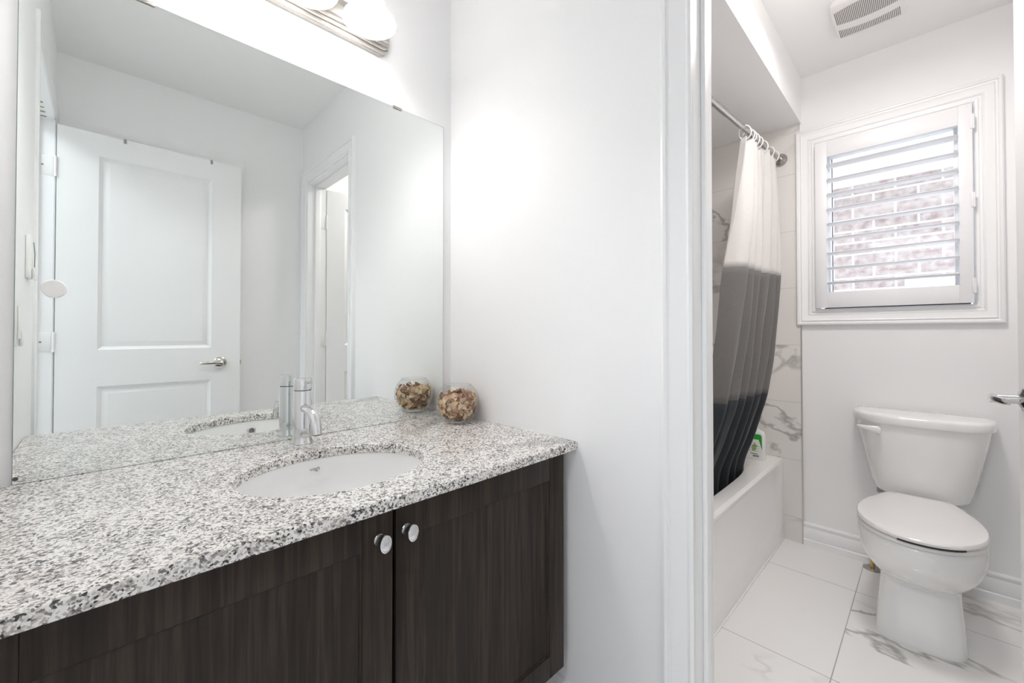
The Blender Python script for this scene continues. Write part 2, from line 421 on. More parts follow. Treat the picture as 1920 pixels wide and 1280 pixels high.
# baseboards
BB = [(0, 0), (.013, 0), (.013, .030), (.009, .034), (.011, .040), (.012, .062), (.009, .082), (.005, .092), (.008, .098), (.010, .108), (.006, .115), (0, .117)]
def baseboard(name, p0, p1, nrm, label, prof=BB):
    r0 = [(p0[0]+nrm[0]*d, p0[1]+nrm[1]*d, h) for d, h in prof]; r1 = [(p1[0]+nrm[0]*d, p1[1]+nrm[1]*d, h) for d, h in prof]
    struct(MB().loft([r0, r1]).build(name, M['trim']), label, 'baseboard')
baseboard('baseboard_window', (XW, .4735), (XW, YB), (-1, 0), 'moulded white baseboard behind the toilet')
baseboard('baseboard_back', (XP2+.02, YB), (XW-.014, YB), (0, 1), 'white baseboard along the side wall of the toilet room')
baseboard('baseboard_partition', (XP, YWALL), (XP, .447), (-1, 0), 'white baseboard at the side of the vanity')
baseboard('baseboard_vanity', (-.139, YB), (.94, YB), (0, 1), 'white baseboard behind the open entry door')

# ------------------------------------------------------------------ window
win = struct(thing('window_1', 'white vinyl window with glass behind the louvred shutter', 'window', (XW+.08, (WY0+WY1)/2, WZ0)))
MB().frame('X', WY0, WY1, WZ0, WZ1, CASEW, XW, -1).build('casing', M['trim'], win)
s = MB(); t = .003
s.box(XW-.006, XW+.155, WY0, WY0+t, WZ0, WZ1); s.box(XW-.006, XW+.155, WY1-t, WY1, WZ0, WZ1); s.box(XW-.006, XW+.155, WY0+t, WY1-t, WZ0, WZ0+t); s.box(XW-.006, XW+.155, WY0+t, WY1-t, WZ1-t, WZ1)
s.build('lining', M['trim'], win)
SY0, SY1, SZ0, SZ1 = -.082, .3615, 1.285, 2.024
def ring(s, x0, x1, y0, y1, z0, z1, w, bev=.002):
    s.box(x0, x1, y0-w, y0, z0-w, z1+w, bev); s.box(x0, x1, y1, y1+w, z0-w, z1+w, bev); s.box(x0, x1, y0, y1, z0-w, z0, bev); s.box(x0, x1, y0, y1, z1, z1+w, bev)
s = MB(); ring(s, XW+.07, XW+.13, SY0, SY1, SZ0, SZ1, .041); s.build('sash', M['vinyl'], win)
s = MB(); ring(s, XW+.135, XW+.150, -.096, .3605, 1.26, 2.0330, .035, 0); s.build('screen_frame', M['gasket'], win)
MB().box(XW+.095, XW+.099, SY0+.004, SY1-.004, SZ0+.004, SZ1-.004).build('pane', M['pane'], win)

# shutter panel
sh = thing('window_shutter', 'white louvred shutter panel hinged inside the window casing', 'shutter', (2.60, (WY0+WY1)/2, WZ0+.012))
py0, py1, pz0, pz1 = -.1330, .4085, 1.2290, 2.0695
ly0, ly1, lz0, lz1 = -.0915, .360, 1.306, 1.988
sx0, sx1 = 2.592, 2.620
MB().box(sx0, sx1, py0, ly0, pz0, pz1, .0015).build('stile', M['shutter'], sh)
MB().box(sx0, sx1, ly1, py1, pz0, pz1, .0015).build('stile', M['shutter'], sh)
MB().box(sx0+.001, sx1-.001, ly0, ly1, pz0, lz0, .001).build('rail', M['shutter'], sh)
MB().box(sx0+.001, sx1-.001, ly0, ly1, lz1, pz1, .001).build('rail', M['shutter'], sh)
for k in range(9):
    zc = 1.3535 + .07375*k - .0015
    rings = []
    for y in (ly0+.001, ly1-.001):
        r = []
        for i in range(16):
            tt = 2*math.pi*i/16; u, v = .0315*math.cos(tt), .0048*math.sin(tt)
            an = R_(-3); r.append((2.607 + u*math.cos(an) - v*math.sin(an), y, zc + u*math.sin(an) + v*math.cos(an)))
        rings.append(r)
    MB().loft(rings).build('louver', M['shutter'], sh)
for zc in (1.30, 1.66, 1.99):
    s = MB(); s.box(sx0-.004, sx0+.004, py0-.006, py0+.006, zc-.03, zc+.03, .0015); s.tube([(sx0-.003, py0-.003, zc-.031), (sx0-.003, py0-.003, zc+.031)], .0035, 10)
    s.build('hinge', M['shutter'], sh)

# the neighbouring house seen through the louvers
nb = thing('neighbouring_house', 'brick house wall with white eave seen through the shutter', 'house', (4.0, .4, -.6))
MB().box(4.0, 4.2, -3.0, 4.5, -.6, 2.205).build('brick_wall', M['brick'], nb)
MB().box(3.97, 4.2, -3.0, 4.5, 2.205, 2.30, .004).build('frieze_board', M['fascia'], nb)
s = MB(); s.box(3.55, 4.2, -3.0, 4.5, 2.30, 2.32); s.box(3.52, 3.55, -3.0, 4.5, 2.29, 2.48, .004); s.build('eave', M['fascia'], nb)
s = MB(); s.box(3.46, 3.52, -3.0, 4.5, 2.40, 2.49, .012); s.build('gutter', M['fascia'], nb)
s = MB(); s.box(3.965, 4.0, -.92, .12, 1.41, 1.48, .004); s.box(3.965, 4.0, .06, .12, .3, 1.41, .004); s.box(3.965, 4.0, -.92, -.86, .3, 1.41, .004); s.box(3.96, 4.0, -.95, .15, .25, .3, .004)
nw = s.build('window_frame', M['fascia'], nb)
MB().box(3.985, 4.0-.002, -.86, .06, .3, 1.41).build('window_pane', M['vinyl'], nw)
ob = struct(MB().box(2.9, 9, -8, 9, -.66, -.6).build('ground', M['fascia']), 'pale ground between the two houses', 'ground')

# ------------------------------------------------------------------ doors
def panel_face(s, x0, x1, z0, z1, y, sgn, loops):
    """moulded recessed panel: loops of (inset, depth)"""
    rs = []
    for ins, dp in loops:
        yy = y - sgn*dp
        rs.append([(x0+ins, yy, z0+ins), (x1-ins, yy, z0+ins), (x1-ins, yy, z1-ins), (x0+ins, yy, z1-ins)])
    s.loft(rs, False, True)
DLOOP = [(0, 0), (.002, .0025), (.016, .0105), (.018, .0105), (.038, .0030), (.040, .0030)]
def door_leaf(w, h, th, panels, stile):
    """leaf in local coords: hinge edge x=0, face y=0 (front) to y=-th"""
    s = MB(); z = .008
    s.box(0, stile, -th, 0, z, h); s.box(w-stile, w, -th, 0, z, h)
    zs = [z] + [q for p in sorted(panels) for q in p] + [h]
    for i in range(0, len(zs), 2): s.box(stile, w-stile, -th, 0, zs[i], zs[i+1])
    for (a, b) in panels:
        panel_face(s, stile, w-stile, a, b, 0, 1, DLOOP); panel_face(s, stile, w-stile, a, b, -th, -1, DLOOP)
    return s
def lever(parent, P, nrm, along, length, mat, keyed=False, neck=.046, up=Vector((0, 0, 1))):
    """rose + neck + lever. P centre of the rose on the face"""
    P = Vector(P); nrm = Vector(nrm).normalized(); along = Vector(along).normalized()
    rot = nrm.to_track_quat('Z', 'Y').to_matrix()
    s = MB(); s.lathe([(.0325, 0), (.0325, .006), (.029, .010), (.020, .0125), (.0125, .016)], P, 'Z', 36, xf=rot); s.build('rose', mat, parent)
    s = MB()
    s.tube([P+nrm*.012, P+nrm*(neck-.006)], [.0115, .0105], 20)
    pts, rr = [], []
    K = 14
    for i in range(K+1):
        t_ = i/K
        d = along*(length*t_ - .008) + nrm*(neck + .010*math.sin(t_*math.pi*.9) - .008*t_*t_) + up*(.003*math.sin(t_*3))
        pts.append(P+d); rr.append((.0125 if t_ < .15 else .0105) - .0025*t_)
    # flattened lever section
    rings = []
    for i, p in enumerate(pts):
        tg = (pts[min(i+1, K)]-pts[max(i-1, 0)]).normalized(); u = up; v = tg.cross(u).normalized()
        k = 1.0 if 0 < i < K else .72
        rings.append([p + (u*rr[i]*k*math.cos(2*math.pi*q/20)*1.0 + v*rr[i]*k*.62*math.sin(2*math.pi*q/20)) for q in range(20)])
    s.loft(rings)
    hn = s.build('lever', mat, parent)
    if keyed:
        s = MB(); s.lathe([(.0085, 0), (.0085, .003), (.006, .004)], P+nrm*(neck+.0095), 'Z', 24, xf=rot); s.build('key_cylinder', M['chrome'], hn)

# entry door: open, lying along the back wall
D1 = thing('door_1', 'white two panel entry door standing open, seen in the mirror', 'door', (-.146, -.27, 0)); struct(D1)
leaf = door_leaf(.731, 2.072, .035, [(.20, .842), (1.020, 1.962)], .139)
bmesh.ops.transform(leaf.bm, matrix=Matrix.Translation(Vector((-.146, -.27, 0))), verts=list(leaf.bm.verts))
leaf.build('door_leaf', M['door'], D1, 25)
lever(D1, (.487, -.27, .934), (0, 1, 0), (-1, 0, 0), .105, M['satin'], True)
MB().box(.584, .592, -.295, -.280, .92, .945, .001).build('latch', M['brass'], D1)
for zc in (.24, 1.06, 1.872):
    s = MB(); s.box(-.225, -.156, LJ0, LJ0+.0022, zc-.045, zc+.045, .001)
    s.tube([(-.1495, -.268, zc-.047), (-.1495, -.268, zc+.047)], .0055, 12)
    h_ = s.build('hinge', M['plastic'], D1)
    s = MB()
    for (dx, dz) in ((-.205, .03), (-.19, 0), (-.205, -.03)): s.lathe([(.0045, 0), (.0045, .0008)], (dx, LJ0+.0022, zc+dz), 'Y', 12)
    s.build('screw', M['hookgrey'], h_)
# toilet-room door
A2 = R_(80.75); hx, hy = 1.072, -.258
dv = Vector((math.sin(A2), math.cos(A2), 0)); nv = Vector((-math.cos(A2), math.sin(A2), 0))
D2 = thing('door_2', 'white toilet room door opened inward at the right of the picture', 'door', (hx, hy, 0)); struct(D2)
leaf = door_leaf(.612, 2.056, .035, [(.20, .842), (1.020, 1.948)], .115)
mat4 = Matrix.Translation(Vector((hx, hy, 0))) @ Matrix(((dv.x, nv.x, 0, 0), (dv.y, nv.y, 0, 0), (0, 0, 1, 0), (0, 0, 0, 1)))
bmesh.ops.transform(leaf.bm, matrix=mat4, verts=list(leaf.bm.verts))
leaf.build('door_leaf', M['door'], D2, 25)
P0 = Vector((hx, hy, .936)) + dv*.556
lever(D2, P0, nv, -dv, .100, M['chrome'], neck=.058)
lever(D2, P0 - nv*.035, -nv, -dv, .100, M['chrome'])
for zc in (.24, 1.06, 1.84):
    s = MB(); s.box(XP2-.036, XP2-.001, PJ0, PJ0+.0022, zc-.045, zc+.045, .001)
    s.tube([(XP2+.004, PJ0+.004, zc-.047), (XP2+.004, PJ0+.004, zc+.047)], .0055, 12)
    s.build('hinge', M['plastic'], D2)
# over-door hooks (their straps on the top edge of the entry door)
for x, lb in ((.0856, 'small grey over-door hook nearer the hinges of the entry door'), (.442, 'small grey over-door hook nearer the handle edge of the entry door')):
    s = MB(); s.box(x-.0055, x+.0055, -.307, -.268, 2.0722, 2.0742); s.box(x-.0055, x+.0055, -.2696, -.2678, 2.052, 2.0742); s.box(x-.0055, x+.0055, -.3072, -.3054, 1.93, 2.0742)
    s.tube([(x, -.3065, 1.935), (x, -.318, 1.922), (x, -.332, 1.930), (x, -.336, 1.945)], .003, 8)
    tag(rebase(s.build('over_door_hook', M['hookgrey'])), lb, 'hook', 'hooks over the entry door')
# bare streaks on the head of the entry door jamb
s = MB()
for k in range(4): s.box(-.222, -.178, -.255+k*.055, -.245+k*.055+.004*(k % 2), LH-.0012, LH-.0002)
s.build('bare_streak', M['streak'], j)

# ------------------------------------------------------------------ vanity
van = thing('vanity_cabinet', 'dark espresso wood vanity cabinet under the granite counter', 'cabinet', (.40, 1.0, 0))
s = MB(); s.box(.9095, .9275, .7405, YWALL-.004, .195, ZS-.0005, .001); s.box(-.15, -.132, .7405, YWALL-.004, .195, ZS-.0005, .001)
s.box(-.132, .9095, .7405, YWALL-.004, .195, .213); s.box(-.132, .9095, YWALL-.014, YWALL-.004, .213, ZS-.0005); s.box(-.132, .9095, .7405, .7585, .735, ZS-.0005)
s.build('carcass', M['wood'], van)
MB().box(-.15, .915, .82, .84, 0, .195).build('toe_kick', M['wood'], van)
def shaker(x0, x1, z0, z1, yf, yb):
    s = MB(); st = .060
    s.box(x0, x0+st, yf, yb, z0, z1, .0012); s.box(x1-st, x1, yf, yb, z0, z1, .0012); s.box(x0+st, x1-st, yf, yb, z0, z0+st, .0012); s.box(x0+st, x1-st, yf, yb, z1-st, z1, .0012)
    rs = []
    for ins, dp in ((0, .0015), (.0035, .0035), (.005, .0065), (.0065, .007)):
        a0, a1, b0, b1 = x0+st+ins-.0008, x1-st-ins+.0008, z0+st+ins-.0008, z1-st-ins+.0008
        rs.append([(a0, yf+dp, b0), (a1, yf+dp, b0), (a1, yf+dp, b1), (a0, yf+dp, b1)])
    s.loft(rs, False, True)
    return s
def knob(parent, x, z, y):
    s = MB()
    prof = [(.0105, 0), (.0105, -.002), (.007, -.006), (.0062, -.012), (.009, -.017), (.0165, -.021), (.0172, -.024), (.0160, -.0275), (.0135, -.0285), (.0132, -.0275), (.008, -.0290), (.003, -.0295)]
    s.lathe(prof, (x, y, z), 'Y', 36)
    for v in s.bm.verts:
        if v.co.y < y-.014: v.co.x = x+(v.co.x-x)*.70
    s.build('knob', M['chrome'], parent)
dl = shaker(-.121, .3985, .178, .765, .722, .7395).build('door', M['wood'], van)
dr = shaker(.4055, .9205, .178, .765, .722, .7395).build('door', M['wood'], van)
knob(dl, .3705, .719, .722); knob(dr, .4270, .7205, .722)

# counter with the oval cut-out
SX, SYc, SA, SB = .390, .9585, .201, .167
def rect_pt(t, x0, x1, y0, y1, cx, cy):
    c, s_ = math.cos(t), math.sin(t); k = 1e9
    if abs(c) > 1e-9: k = min(k, ((x1-cx) if c > 0 else (x0-cx))/c)
    if abs(s_) > 1e-9: k = min(k, ((y1-cy) if s_ > 0 else (y0-cy))/s_)
    return cx+c*k, cy+s_*k
X0c, X1c, Y0c, Y1c = XL+.001, XP-.001, YF, YWALL-.0005
angs = sorted(set([round(2*math.pi*i/96, 9) for i in range(96)] + [round(math.atan2(y-SYc, x-SX) % (2*math.pi), 9) for x in (X0c, X1c) for y in (Y0c, Y1c)]))
def el(k, z): return [(SX+(SA+k)*math.cos(t), SYc+(SB+k)*math.sin(t), z) for t in angs]
def rc(k, z): return [(*rect_pt(t, X0c+k, X1c-k, Y0c+k, Y1c-k, SX, SYc), z) for t in angs]
s = MB()
s.loft([el(0, ZS), el(0, ZC-.002), el(.002, ZC), rc(.002, ZC), rc(0, ZC-.002), rc(0, ZS+.0015), rc(.0015, ZS), el(0, ZS)], False, False)
tag(rebase(s.build('countertop', M['granite'], None, 40, merge=True)), 'speckled grey and white granite counter on the dark vanity', 'countertop')

# sink
snk = thing('sink', 'white oval undermount sink set in the granite counter', 'sink', (SX, SYc, ZS-.145))
s = MB()
def es(a, b, z, dy=0): return [(SX+a*math.cos(2*math.pi*i/72), SYc+dy+b*math.sin(2*math.pi*i/72), z) for i in range(72)]
prof = [(.222, .188, 0), (.2035, .1695, 0), (.2030, .169, -.004), (.201, .167, -.03), (.195, .160, -.065), (.180, .145, -.10), (.150, .118, -.125), (.105, .083, -.138), (.05, .045, -.1425), (.024, .024, -.144)]
rings = [es(a, b, ZS-.0012+z) for a, b, z in prof]
outer = [es(a+.010, b+.010, ZS-.0012+z-.010) for a, b, z in reversed(prof[1:])]
s.loft(rings + outer + [rings[0]], False, False)
s.build('bowl', M['porcelain'], snk, merge=True)
s = MB(); s.lathe([(.0235, -.003), (.0235, 0), (.021, .002), (.017, .0015), (.016, -.002), (.004, -.002)], (SX, SYc, ZS-.1445), 'Z', 32); s.build('drain', M['chrome'], snk)
s = MB(); rot = Vector((0, 1, .10)).to_track_quat('Z', 'Y').to_matrix()
s.lathe([(.0145, 0), (.0145, .002), (.012, .0035), (.0095, .003), (.009, .0008)], (.404, SYc-.1625, .7395), 'Z', 32, xf=rot); ov = s.build('overflow_ring', M['chrome'], snk)
s = MB(); s.lathe([(.0088, .0006), (.0088, .0012)], (.404, SYc-.1625, .7395), 'Z', 24, xf=rot); s.build('overflow_hole', M['slot'], ov)
tx = bpy.data.curves.new('lettering', 'FONT'); tx.body = 'vogt'; tx.size = .0145; tx.align_x = 'CENTER'; tx.extrude = .0003
to = bpy.data.objects.new('lettering', tx); C.objects.link(to); tx.materials.append(M['logo'])
me_ = bpy.data.meshes.new_from_object(to); bpy.data.objects.remove(to); to = bpy.data.objects.new('lettering', me_); C.objects.link(to)
to.parent = snk; to.location = Vector((.3985, SYc+.1655, .7455)) - wloc(snk); to.rotation_euler = (R_(82), 0, R_(-1))

# mirror
mir = thing('mirror', 'large frameless mirror over the vanity, clipped to the wall', 'mirror', (.397, YM, ZC))
MX0, MX1, MZ1 = -.120, .9145, 1.8755
s = MB(); s.loft([[(MX0, YM, ZC+.001), (MX1, YM, ZC+.001), (MX1, YM, MZ1), (MX0, YM, MZ1)]], False, True); s.build('mirror_glass', M['mirror'], mir)
s = MB(); s.box(MX0-.0012, MX1+.0012, YM+.0004, YWALL-.0002, ZC+.0006, MZ1+.0012); s.build('glass_edge', M['mirror_edge'], mir)
for xa, xb in ((.048, .0875), (.7055, .7385)):
    s = MB(); s.box(xa, xb, YM-.0035, YWALL-.0003, MZ1+.0014, MZ1+.0032); s.box(xa, xb, YM-.0035, YM-.0015, MZ1-.0050, MZ1+.0032, .0004); s.build('clip', M['nickel'], mir)
s = MB(); s.lathe([(.0042, 0), (.004, -.0006)], (MX0+.0035, YM-.0001, .8095), 'Y', 14); s.build('dark_spot', M['ink'], mir)
s = MB(); s.lathe([(.0188, -.0005), (.0188, -.0035), (.0170, -.0055), (.002, -.0060)], (-.0676, YM, 1.1928), 'Y', 40)
tag(rebase(s.build('suction_disc', M['plastic'])), 'round white disc stuck on the mirror near its left edge', 'disc')

# faucet
fx, fy = .4005, 1.2235
fa = thing('faucet', 'chrome single lever basin faucet behind the oval sink', 'faucet', (fx, fy, ZC))
s = MB(); s.lathe([(.0270, ZC), (.0270, ZC+.003), (.0255, ZC+.007), (.0236, ZC+.013), (.0230, ZC+.022), (.0230, ZC+.1440), (.0225, ZC+.1450)], (fx, fy, 0), 'Z', 48); s.build('body', M['chrome'], fa)
s = MB(); s.lathe([(.0212, ZC+.144), (.0212, ZC+.1475)], (fx, fy, 0), 'Z', 40); s.build('seam', M['dark'], fa)
s = MB(); s.lathe([(.0230, ZC+.1470), (.0230, ZC+.1765), (.0220, ZC+.1780), (.003, ZC+.1785)], (fx, fy, 0), 'Z', 48); hd = s.build('handle', M['chrome'], fa)
s = MB(); s.tube([(fx, fy-.019, ZC+.168), (fx, fy-.058, ZC+.1715)], .0048, 16); s.build('pin', M['chrome'], hd)
s = MB(); s.lathe([(.0046, 0), (.0042, -.0012)], (fx, fy-.0226, ZC+.1555), 'Y', 16); s.build('button', M['chrome'], hd)
s = MB(); pts = [(fx, fy-.012, ZC+.098)]
for i in range(15):
    t_ = i/14*R_(82); pts.append((fx, fy-.052-.050*math.sin(t_), ZC+.098-.004-.050+.052*math.cos(t_)))
pts.append((fx, fy-.1035, ZC+.040))
s.tube(pts, [.0128]*len(pts), 24); sp = s.build('spout', M['chrome'], fa)
s = MB(); s.lathe([(.0105, 0), (.0105, -.0012)], (fx, fy-.1035, ZC+.040), 'Z', 20); s.build('aerator', M['slot'], sp)

# glass bowl and its contents
bx, by, br = .8765, 1.147, .0745
zc0 = ZC + .0665
prof = [(.003, ZC+.0005), (.036, ZC+.0005), (.040, ZC+.003)]
for i in range(25):
    zz = ZC+.004 + i/24*.121; rr = math.sqrt(max(br*br-(zz-zc0)**2, 0)); prof.append((rr, zz))
gb = MB(); gb.lathe(prof, (bx, by, 0), 'Z', 56, True, False)
tr = [(prof[-1][0], prof[-1][1]), (prof[-1][0]+.0012, prof[-1][1]+.0012), (prof[-1][0], prof[-1][1]+.0022), (prof[-1][0]-.0012, prof[-1][1]+.0012), (prof[-1][0], prof[-1][1])]
gb.lathe(tr, (bx, by, 0), 'Z', 56, False, False)
g = gb.build('glass_bowl', M['bowlglass'], merge=True); tag(rebase(g), 'round clear glass bowl of potpourri in the corner of the counter', 'bowl')
random.seed(5)
pp = MB(); pp.lathe([(.002, ZC+.012), (.033, ZC+.012), (.052, ZC+.035), (.057, ZC+.060), (.050, ZC+.082), (.03, ZC+.090), (.003, ZC+.092)], (bx, by, 0), 'Z', 24, mat=1)
cnt = 0
while cnt < 470:
    d = Vector((random.uniform(-1, 1), random.uniform(-1, 1), random.uniform(-1, 1)))
    if d.length > 1 or d.length < .55: continue
    d = d.normalized()*random.uniform(.86, 1.0)
    p = d*(br-.0078)
    zz = zc0 + p.z
    if zz > ZC+.098 + random.uniform(-.004, .005) or zz < ZC+.011: continue
    cnt += 1
    rot = Matrix.Rotation(random.uniform(0, 6.28), 3, 'Z') @ Matrix.Rotation(random.uniform(-1.2, 1.2), 3, 'X') @ Matrix.Rotation(random.uniform(0, 6.28), 3, 'Z')
    out = d.normalized().to_track_quat('Z', 'Y').to_matrix() @ Matrix.Rotation(random.uniform(-.42, .42), 3, 'X') @ Matrix.Rotation(random.uniform(0, 6.28), 3, 'Z')
    rot = out
    k = random.random(); mi = random.choices((0, 1, 2, 3), (3, 3.5, 3, 3))[0]
    if k < .22:   # small wood square
        a_ = random.uniform(.0058, .0078)
        xf = Matrix.Translation(Vector((bx, by, zc0)) + p) @ rot.to_4x4()
        pp.box(-a_, a_, -a_, a_, -.0012, .0012, 0, mat=random.choice((0, 0, 2)), xf=xf)
    else:         # curled petal
        ra, cup = random.uniform(.0075, .0125), random.uniform(.002, .006)
        rings = []
        for q, hh in ((.12, 0), (.55, .25), (1.0, 1.0)):
            rg = []
            for i in range(10):
                t_ = 2*math.pi*i/10
                v = Vector((ra*q*math.cos(t_), ra*.72*q*math.sin(t_), cup*hh*(1 if k < .5 else math.cos(t_)**2*1.6-.3)))
                rg.append(Vector((bx, by, zc0)) + p - d.normalized()*cup*.5 + rot @ v)
            rings.append(rg)
        pp.loft(rings, True, False, mat=mi)
po = pp.build('potpourri', [M['chip1'], M['chip2'], M['chip3'], M['chip4']], None, 30)
tag(rebase(po), 'dried wood petals and chips filling the glass bowl', 'potpourri', None, 'stuff')

# vanity light
vl = thing('vanity_light', 'brushed nickel three bulb vanity light above the mirror', 'light fixture', (.378, YWALL, 2.025))
ZB0, ZB1 = 2.024, 2.136
def barprof():
    H_ = ZB1-ZB0; pr = [(0, 0), (.012, 0), (.014, .004)]
    ribs = [(.020, .005), (.020, .011), (.016, .012), (.026, .016), (.026, .022), (.022, .023), (.032, .027), (.032, .033), (.028, .034)]
    pr += ribs
    pr += [(.036, .040), (.036, H_-.040)] + [(d, H_-h) for d, h in reversed(ribs)] + [(.014, H_-.004), (.012, H_), (0, H_)]
    return pr
bp = barprof()
s = MB(); s.loft([[(x, YWALL-.0005-d, ZB0+h) for d, h in bp] for x in (.117, .655)]); s.build('back_bar', M['nickel'], vl, 20)
for sx, x0 in ((1, .655), (-1, .117)):
    s = MB(); rings = []
    for i in range(9):
        a_ = i/8*math.pi/2; k = math.cos(a_)
        rings.append([(x0+sx*.036*math.sin(a_), YWALL-.0005-d*max(k, .06)*.92, (ZB0+ZB1)/2 + (h-(ZB1-ZB0)/2)*max(k, .06)*.95) for d, h in bp])
    s.loft(rings); s.build('end_cap', M['nickel'], vl, 20)
for x in SHADES:
    s = MB(); s.lathe([(.030, 0), (.030, -.006), (.024, -.012), (.010, -.014)], (x, YWALL-.036, 2.082), 'Y', 28)
    s.tube([(x, YWALL-.045, 2.082), (x, YWALL-.075, 2.090), (x, SHY+.028, 2.125), (x, SHY+.008, 2.142), (x, SHY, 2.140), (x, SHY, 2.125)], .0075, 14)
    s.lathe([(.019, 2.132), (.024, 2.128), (.026, 2.105), (.026, 2.098)], (x, SHY, 0), 'Z', 28)
    ar = s.build('arm', M['nickel'], vl)
    s = MB()
    prof = [(.024, 2.128), (.031, 2.126), (.036, 2.114), (.039, 2.098), (.042, 2.082), (.047, 2.066), (.055, 2.050), (.0655, 2.035), (.0730, 2.026), (.0755, 2.019)]
    inn = [(r-.003, z-.0005) for r, z in reversed(prof)]
    s.lathe(prof + inn, (x, SHY, 0), 'Z', 48, False, False); s.build('shade', M['lampglass'], vl)

# left wall fittings, seen in the mirror
o = thing('outlet_plate', 'white outlet plate on the left wall, seen in the mirror', 'outlet', (XL, .93, 1.06))
MB().box(XL+.0003, XL+.006, .880, .955, 1.066, 1.190, .002).build('cover_plate', M['plastic'], o)
s = MB(); s.box(XL+.006, XL+.009, .895, .940, 1.085, 1.17, .002); s.box(XL+.006, XL+.013, .885, .905, 1.066, 1.105, .003); s.build('rocker', M['plastic'], o)
o = thing('wall_holder', 'white wall mounted box with a cord above the outlet, seen in mirror', 'holder', (XL, .69, 1.26))
MB().box(XL+.0003, XL+.010, .66, .73, 1.262, 1.388, .003).build('back_plate', M['plastic'], o)
s = MB(); s.box(XL+.010, XL+.017, .63, .69, 1.262, 1.295, .003); s.build('tray', M['plastic'], o)
s = MB(); s.tube([(XL+.0115, .665, 1.375), (XL+.014, .662, 1.34), (XL+.013, .658, 1.30)], .0012, 8); s.build('cord', M['hookgrey'], o)

# ------------------------------------------------------------------ toilet room
# bathtub
tub = thing('bathtub', 'white alcove bathtub along the tiled wall', 'bathtub', (1.85, .92, 0))
TX0, TX1, TY0, TY1, TZ = XP2+.0095, XW-.0095, .562, YWALL-.0095, .4310
s = MB()
flat = [(TY0, 0), (TY0, .060), (TY0, .085), (TY0, .39), (TY0, .405), (TY0+.001, .420), (TY0+.006, .4285), (TY0+.014, TZ)]
rec = [(TY0, 0), (TY0, .060), (TY0+.014, .085), (TY0+.014, .385), (TY0+.003, .405), (TY0+.001, .420), (TY0+.006, .4285), (TY0+.014, TZ)]
st = [(TX0, flat), (TX0+.035, flat), (TX0+.055, rec), (2.500, rec), (2.520, flat), (TX1, flat)]
s.loft([[(x, y, z) for y, z in pr] for x, pr in st], False, False, closed=False)
apr = s.build('apron', M['acrylic'], tub, 30)
s = MB()
cxT, cyT = (1.16+2.405)/2, (.632+1.225)/2; aT, bT = (2.405-1.16)/2, (1.225-.632)/2
NS = 96
def se(k, kz, n):
    return superell(cxT+kz*.0, cyT, aT-k, bT-k*.8, n, NS, 0)
def seat(k, z, n=5): return [(x, y, z) for x, y, _ in superell(cxT-k*.12, cyT, aT-k, bT-k*.75, n, NS)]
inner0 = seat(0, TZ)
outer = []
for (x, y, z) in inner0:
    t_ = math.atan2((y-cyT)/bT, (x-cxT)/aT); dx, dy = (x-cxT), (y-cyT)
    px, py = rect_pt(math.atan2(dy, dx), TX0, TX1, TY0+.014, TY1, cxT, cyT); outer.append((px, py, TZ))
s.loft([outer, seat(-.004, TZ), seat(.002, TZ-.002), seat(.010, TZ-.012), seat(.030, .30, 4.5), seat(.055, .16, 4), seat(.085, .09, 3.6), seat(.14, .06, 3.2)], False, True)
s.build('basin', M['acrylic'], tub, 30)
MB().box(TX0, TX1, TY0+.012, TY1, 0, .05).build('base', M['acrylic'], tub)
struct(MB().box(XP2+.01, XW-.0095, TY0-.005, TY0+.001, .0, .005, .002).build('trim_8', M['trim']), 'white caulk line along the foot of the tub', 'trim')

# shower rod
def rodY(x): return .5655 + (2.60-x)*.056
RZ = 2.040
rod = thing('shower_rod', 'brushed metal shower curtain rod under the bulkhead', 'curtain rod', (1.85, rodY(1.85), RZ))
xa, xb = XP2+.010, XW-.0095
s = MB(); s.tube([(xa, rodY(xa), RZ), (1.9, rodY(1.9), RZ)], .0135, 20); s.build('tube', M['steel'], rod)
s = MB(); s.tube([(1.88, rodY(1.88), RZ), (xb-.004, rodY(xb), RZ)], .0118, 20); s.build('tube', M['steel'], rod)
for x, sg in ((xb, -1), (xa, 1)):
    s = MB(); s.lathe([(.033, 0), (.033, sg*.006), (.029, sg*.012), (.022, sg*.018), (.017, sg*.026)], (x, rodY(x), RZ), 'X', 32); s.build('flange', M['steel'], rod)

# shower curtain
cur = thing('shower_curtain', 'white, grey and black banded shower curtain bunched at the window end', 'shower curtain', (2.15, .62, .26))
def lerp_tab(tab, z):
    for (z0, a0), (z1, a1) in zip(tab, tab[1:]):
        if z0 >= z >= z1:
            k = (z0-z)/(z0-z1); return a0+(a1-a0)*k
    return tab[-1][1] if z < tab[-1][0] else tab[0][1]
LX = [(2.05, 2.095), (1.9, 2.080), (1.4, 1.965), (.83, 1.795), (.43, 1.72), (.2, 1.69)]
RX = [(2.05, 2.475), (1.9, 2.510), (1.4, 2.490), (1.05, 2.395), (.79, 2.295), (.6, 2.270), (.43, 2.295), (.2, 2.28)]
AM = [(2.05, .014), (1.9, .024), (1.4, .033), (.8, .032), (.5, .022), (.2, .022)]
PL = [(2.05, 0), (1.0, 0), (.8, .008), (.60, .054), (.47, .100), (.2, .112)]
NF = 6
def sm_tab(tab, z, h=.11): return sum(lerp_tab(tab, z+d*h) for d in (-1, -.5, 0, .5, 1))/5
